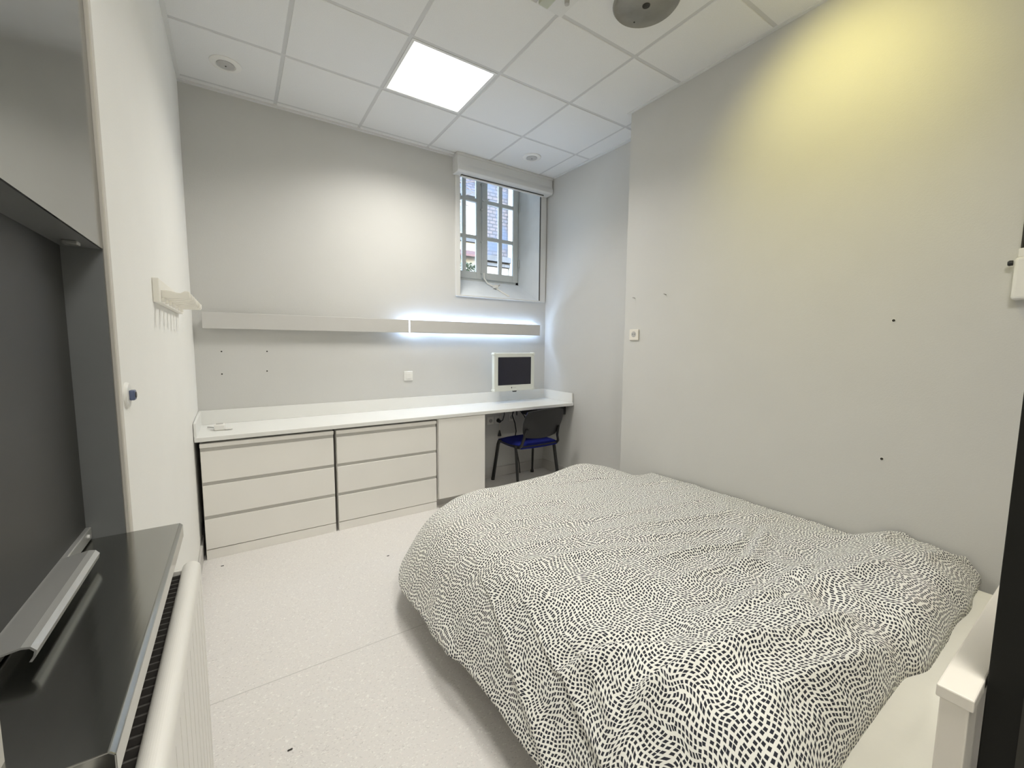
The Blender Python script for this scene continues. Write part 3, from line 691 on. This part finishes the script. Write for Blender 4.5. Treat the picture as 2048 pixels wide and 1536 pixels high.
# explicit creases: (x0,d0,x1,d1,width,depth)
def crease(x0, d0, x1, d1, wdt, dep):
    global Z
    L = math.hypot(x1-x0, d1-d0); ux, ud = (x1-x0)/L, (d1-d0)/L
    tt = (X-x0)*ux+(D-d0)*ud; nn = -(X-x0)*ud+(D-d0)*ux
    fall = ss(-.10, .08, tt)*(1-ss(L-.08, L+.10, tt))
    Z = Z+fall*dep*(np.exp(-((nn-wdt*1.3)/wdt)**2)-np.exp(-(nn/(wdt*.6))**2)*.8)
for c in ((1.95, 2.86, 2.45, 2.72, .035, .022), (1.55, 2.95, 2.15, 3.02, .04, .018), (1.12, 3.05, 1.50, 3.20, .035, .030), (1.02, 2.80, 1.32, 2.98, .04, .024),
          (1.30, 2.35, 1.85, 2.55, .05, .012), (1.15, 1.75, 1.6, 1.62, .04, .012), (1.7, 1.50, 2.2, 1.46, .03, .010), (1.75, 3.14, 2.3, 3.10, .03, .014)): crease(*c)
# rounded, plump head edge lying on the sheet
te = np.clip((DE-D)/.075, 0, 1); rnd = np.sqrt(np.clip(1-(1-te)**2, 0, 1))
D = D+(1-te)*.018*(vn(X*6, X*0+3)-.5)*2+(1-te)*0
onbed = ss(XL+.05, XL+.3, X)
zbase = .438*onbed+(1-onbed)*(hem-.0)
Z = np.where(te < 1, zbase+(np.maximum(Z, zbase+.02)-zbase)*rnd, Z)
Z = np.maximum(Z, np.where((X > BX0+.03) & (D > DFt+.03) & (D < DE-.02), .452, 0))
X = np.minimum(X, XP-.012)
X = X+side*(.030+.045*ss(1.7, 2.9, D0+(DE-D0)*B))
D = D+.34*(1-ss(1.15, 2.3, D))*ss(2.25, 2.85, X)**1.3
Z = Z-.085*(1-ss(1.4, 2.1, D))*ss(2.5, 2.85, X)+.058*np.exp(-((X-2.42)/.30)**2-((D-1.42)/.28)**2)
X = np.minimum(X, XP-.022)
flo = .462*ss(BX0-.05, BX0+.11, X)*ss(DFt-.05, DFt+.28, D)*(D < DE-.05)
Z = np.where(flo > 0, .5*(Z+flo+np.sqrt((Z-flo)**2+.0006)), Z)
P3 = np.stack([X, -D, Z], -1)
wt_ = np.exp(-((X-1.08)**2+(D-1.50)**2)/.30**2)[..., None]*.95
for _k in range(260):
    Q = P3.copy()
    Q[1:-1, 1:-1] = .25*(P3[2:, 1:-1]+P3[:-2, 1:-1]+P3[1:-1, 2:]+P3[1:-1, :-2])
    Q[0, 1:-1] = .5*(P3[0, 2:]+P3[0, :-2]); Q[1:-1, 0] = .5*(P3[2:, 0]+P3[:-2, 0]); Q[0, 0] = .5*(P3[1, 0]+P3[0, 1])
    P3 = P3+(Q-P3)*wt_
du = np.linalg.norm(np.diff(P3, axis=0), axis=-1); dv = np.linalg.norm(np.diff(P3, axis=1), axis=-1)
U = np.concatenate([np.zeros((1, NY+1)), np.cumsum(du, 0)], 0); U = U-U[NX//2:NX//2+1, :]
V = np.concatenate([np.zeros((NX+1, 1)), np.cumsum(dv, 1)], 1); V = V-V[:, NY//2:NY//2+1]
verts = P3.reshape(-1, 3); base = np.array([1.85, -2.3, .15])
me = bpy.data.meshes.new('duvet')
idx = (np.arange(NX)[:, None]*(NY+1)+np.arange(NY)[None, :]).reshape(-1)
faces = np.stack([idx, idx+1, idx+NY+2, idx+NY+1], -1)
me.from_pydata((verts-base).tolist(), [], faces.tolist())
uvl = me.uv_layers.new(name='UVMap'); li = np.zeros(len(me.loops), dtype=np.int32); me.loops.foreach_get('vertex_index', li)
uvs = np.stack([U.reshape(-1)[li], V.reshape(-1)[li]], -1).astype(np.float32); uvl.data.foreach_set('uv', uvs.reshape(-1))
me.polygons.foreach_set('use_smooth', [True]*len(me.polygons)); me.materials.append(DUVET); me.update()
dv_ = bpy.data.objects.new('duvet', me); COL.objects.link(dv_); dv_.location = base
tag(dv_, 'puffy white duvet with small black dashes spread over the bed', 'duvet')
so2 = dv_.modifiers.new('thickness', 'SOLIDIFY'); so2.thickness = .012; so2.offset = 1 if me.polygons[NX*NY//2].normal.z < 0 else -1

# ------------------------------------------------------------------ black panel at the right edge, wall fitting, crumbs
bp = empty('black_partition', (1.14, -4.2, 0), 'tall black partition edge standing behind the headboard at the picture edge', 'partition')
G().box(1.12, 1.155, -3.667, -4.74, .005, 2.1, bev=.001, seg=1).build('leaf', BLACK, bp)
G().box(1.119, 1.121, -3.70, -3.712, .02, 2.08).build('edge_groove', DARKH, bp)
wf = empty('wall_fitting', (XP-.02, -3.46, 1.6), 'white wall fitting with small dark knob at the right picture edge', 'wall fitting')
G().box(XP, XP-.045, -3.436, -3.50, 1.61, 1.775, bev=.012, seg=3).build('housing', WPL, wf)
G().box(XP, XP-.03, -3.442, -3.49, 1.775, 1.81, bev=.004).build('collar', WPL, wf)
G().lathe([(.010, 0), (.011, .010), (.008, .014), (.001, .014)], (XP-.03, -3.432, 1.755), 1, 14).build('knob', BLKPL, wf)
G().tube([(XP-.014, -3.466, 1.80), (XP-.014, -3.466, 2.35)], .012, 12).build('upper_tube', GREYP, wf)
G().tube([(XP-.006, -3.448, 1.79), (XP-.006, -3.448, 2.35)], .004, 8).build('cord', DARKH, wf)
for (x, d, lab) in ((.115, .627, 'dark crumb on the floor in front of the corner chest'), (1.039, 1.065, 'dark crumb on the floor between the chest and the bed foot'), (.345, 2.218, 'dark crumb on the open floor near the radiator')):
    G().box(x-.008, x+.008, -d+.003, -d-.003, 0, .003, bev=.001, seg=1).build('floor_crumb', DARKH, label=lab, cat='crumb', group='dark crumbs on the vinyl floor')

# ------------------------------------------------------------------ outside: street and buildings across it
G().box(-14, 24, .46, 30, -1.6, -1.5).build('street_ground', ROAD, label='grey paving outside below the window', cat='ground', kind=S)
def house(name, x0, x1, y, z1, m, label, cat='building'):
    e = empty(name, ((x0+x1)/2, y, -1.5), label, cat)
    wl_ = G().box(x0, x1, y, y+5, -1.5, z1).build('facade', m, e); return e
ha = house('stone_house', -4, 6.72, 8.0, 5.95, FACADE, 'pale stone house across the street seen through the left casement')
G().prism([(7.85, 5.93), (10.5, 9.3), (13.1, 5.93)], 0, -4.1, 6.78).build('roof', SLATE, ha)
G().box(-4.1, 6.78, 7.82, 8.0, 5.85, 6.0).build('eaves', CORN, ha)
G().box(-4.05, 6.74, 7.88, 8.0, 4.52, 4.66).build('string_course', CORN, ha)
for xw in (-2.9, -.9, 1.1, 3.1, 5.72):
    f = G().box(xw, xw+.55, 7.97, 8.02, 4.75, 5.60, bev=.01).build('window', FACADE, ha)
    for (u, v) in ((0, 0), (1, 0), (0, 1), (1, 1), (0, 2), (1, 2)):
        G().box(xw+.05+u*.24, xw+.26+u*.24, 7.955, 7.975, 4.80+v*.26, 5.03+v*.26).build('pane', FACW, f)
G().prism([(7.5, 4.06), (8.0, 4.28), (8.0, 4.16), (7.5, 4.0)], 0, 5.3, 6.65).build('awning', REDAWN, ha)
hb = house('slate_hung_house', 6.80, 7.72, 7.9, 7.6, SLATE, 'slate-hung wall across the street seen through the right casement')
G().box(6.78, 7.74, 7.70, 7.9, 4.00, 4.16).build('ledge', CORN, hb); G().box(6.78, 7.74, 7.78, 7.9, 3.86, 3.95).build('ledge', CORN, hb)
G().box(6.80, 7.72, 7.86, 7.9, -1.5, 3.84).build('ground_floor', FACADE, hb)
for xw in (6.95, 7.35): G().box(xw, xw+.25, 7.84, 7.87, 2.6, 3.55).build('window', FACW, hb)
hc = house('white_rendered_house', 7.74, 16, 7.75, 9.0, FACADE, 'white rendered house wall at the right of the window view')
for xw in (9.2, 11.6, 14): G().box(xw, xw+.9, 7.70, 7.76, 3.9, 5.5).build('window', FACW, hc)
# ivy clump and bare branches in front of the stone house
iv = empty('ivy_bush', (5.9, 7.22, -1.5), 'dark leafy shrub against the pale stone house', 'shrub')
g = G(); rr = random.Random(3)
for k in range(900):
    cx = 5.95+rr.gauss(0, .3); cy = 7.22+rr.uniform(-.1, .1); cz = 2.6+rr.uniform(-1.2, 1.15); s = rr.uniform(.03, .07); th = rr.uniform(0, 6.3); ph = rr.uniform(-.8, .8)
    ux, uy, uz = math.cos(th)*s, math.sin(th)*s, math.sin(ph)*s; vx, vy, vz = -math.sin(th)*s*.6, math.cos(th)*s*.6, s*.5
    g.add([(cx-ux, cy-uy, cz-uz), (cx+vx, cy+vy, cz+vz), (cx+ux, cy+uy, cz+uz), (cx-vx, cy-vy, cz-vz)], [(0, 1, 2, 3)])
g.build('foliage', LEAF, iv, kind='stuff', fix=False)
G().tube([(5.9, 7.22, -1.5), (5.95, 7.22, .5), (5.85, 7.22, 2.6)], [.07, .05, .03], 8).build('stem', BARK, iv)
tr_ = empty('bare_tree', (4.7, 6.6, -1.5), 'bare tree with thin branches outside the window', 'tree')
G().tube([(4.7, 6.6, -1.5), (4.72, 6.6, 2), (4.8, 6.65, 5.0), (4.95, 6.7, 6.2)], [.13, .11, .07, .04], 8).build('trunk', BARK, tr_)
for k in range(12):
    z = 5.0+k*.12; x = 4.8+.012*k; l = rr.uniform(.8, 1.3)
    G().tube([(x, 6.65, z), (x+l*.5, 6.6+rr.uniform(-.1, .1), z+rr.uniform(-.05, .25)), (x+l, 6.6+rr.uniform(-.2, .2), z+rr.uniform(-.25, .35))], [.02, .013, .006], 6).build('branch', BARK, tr_)
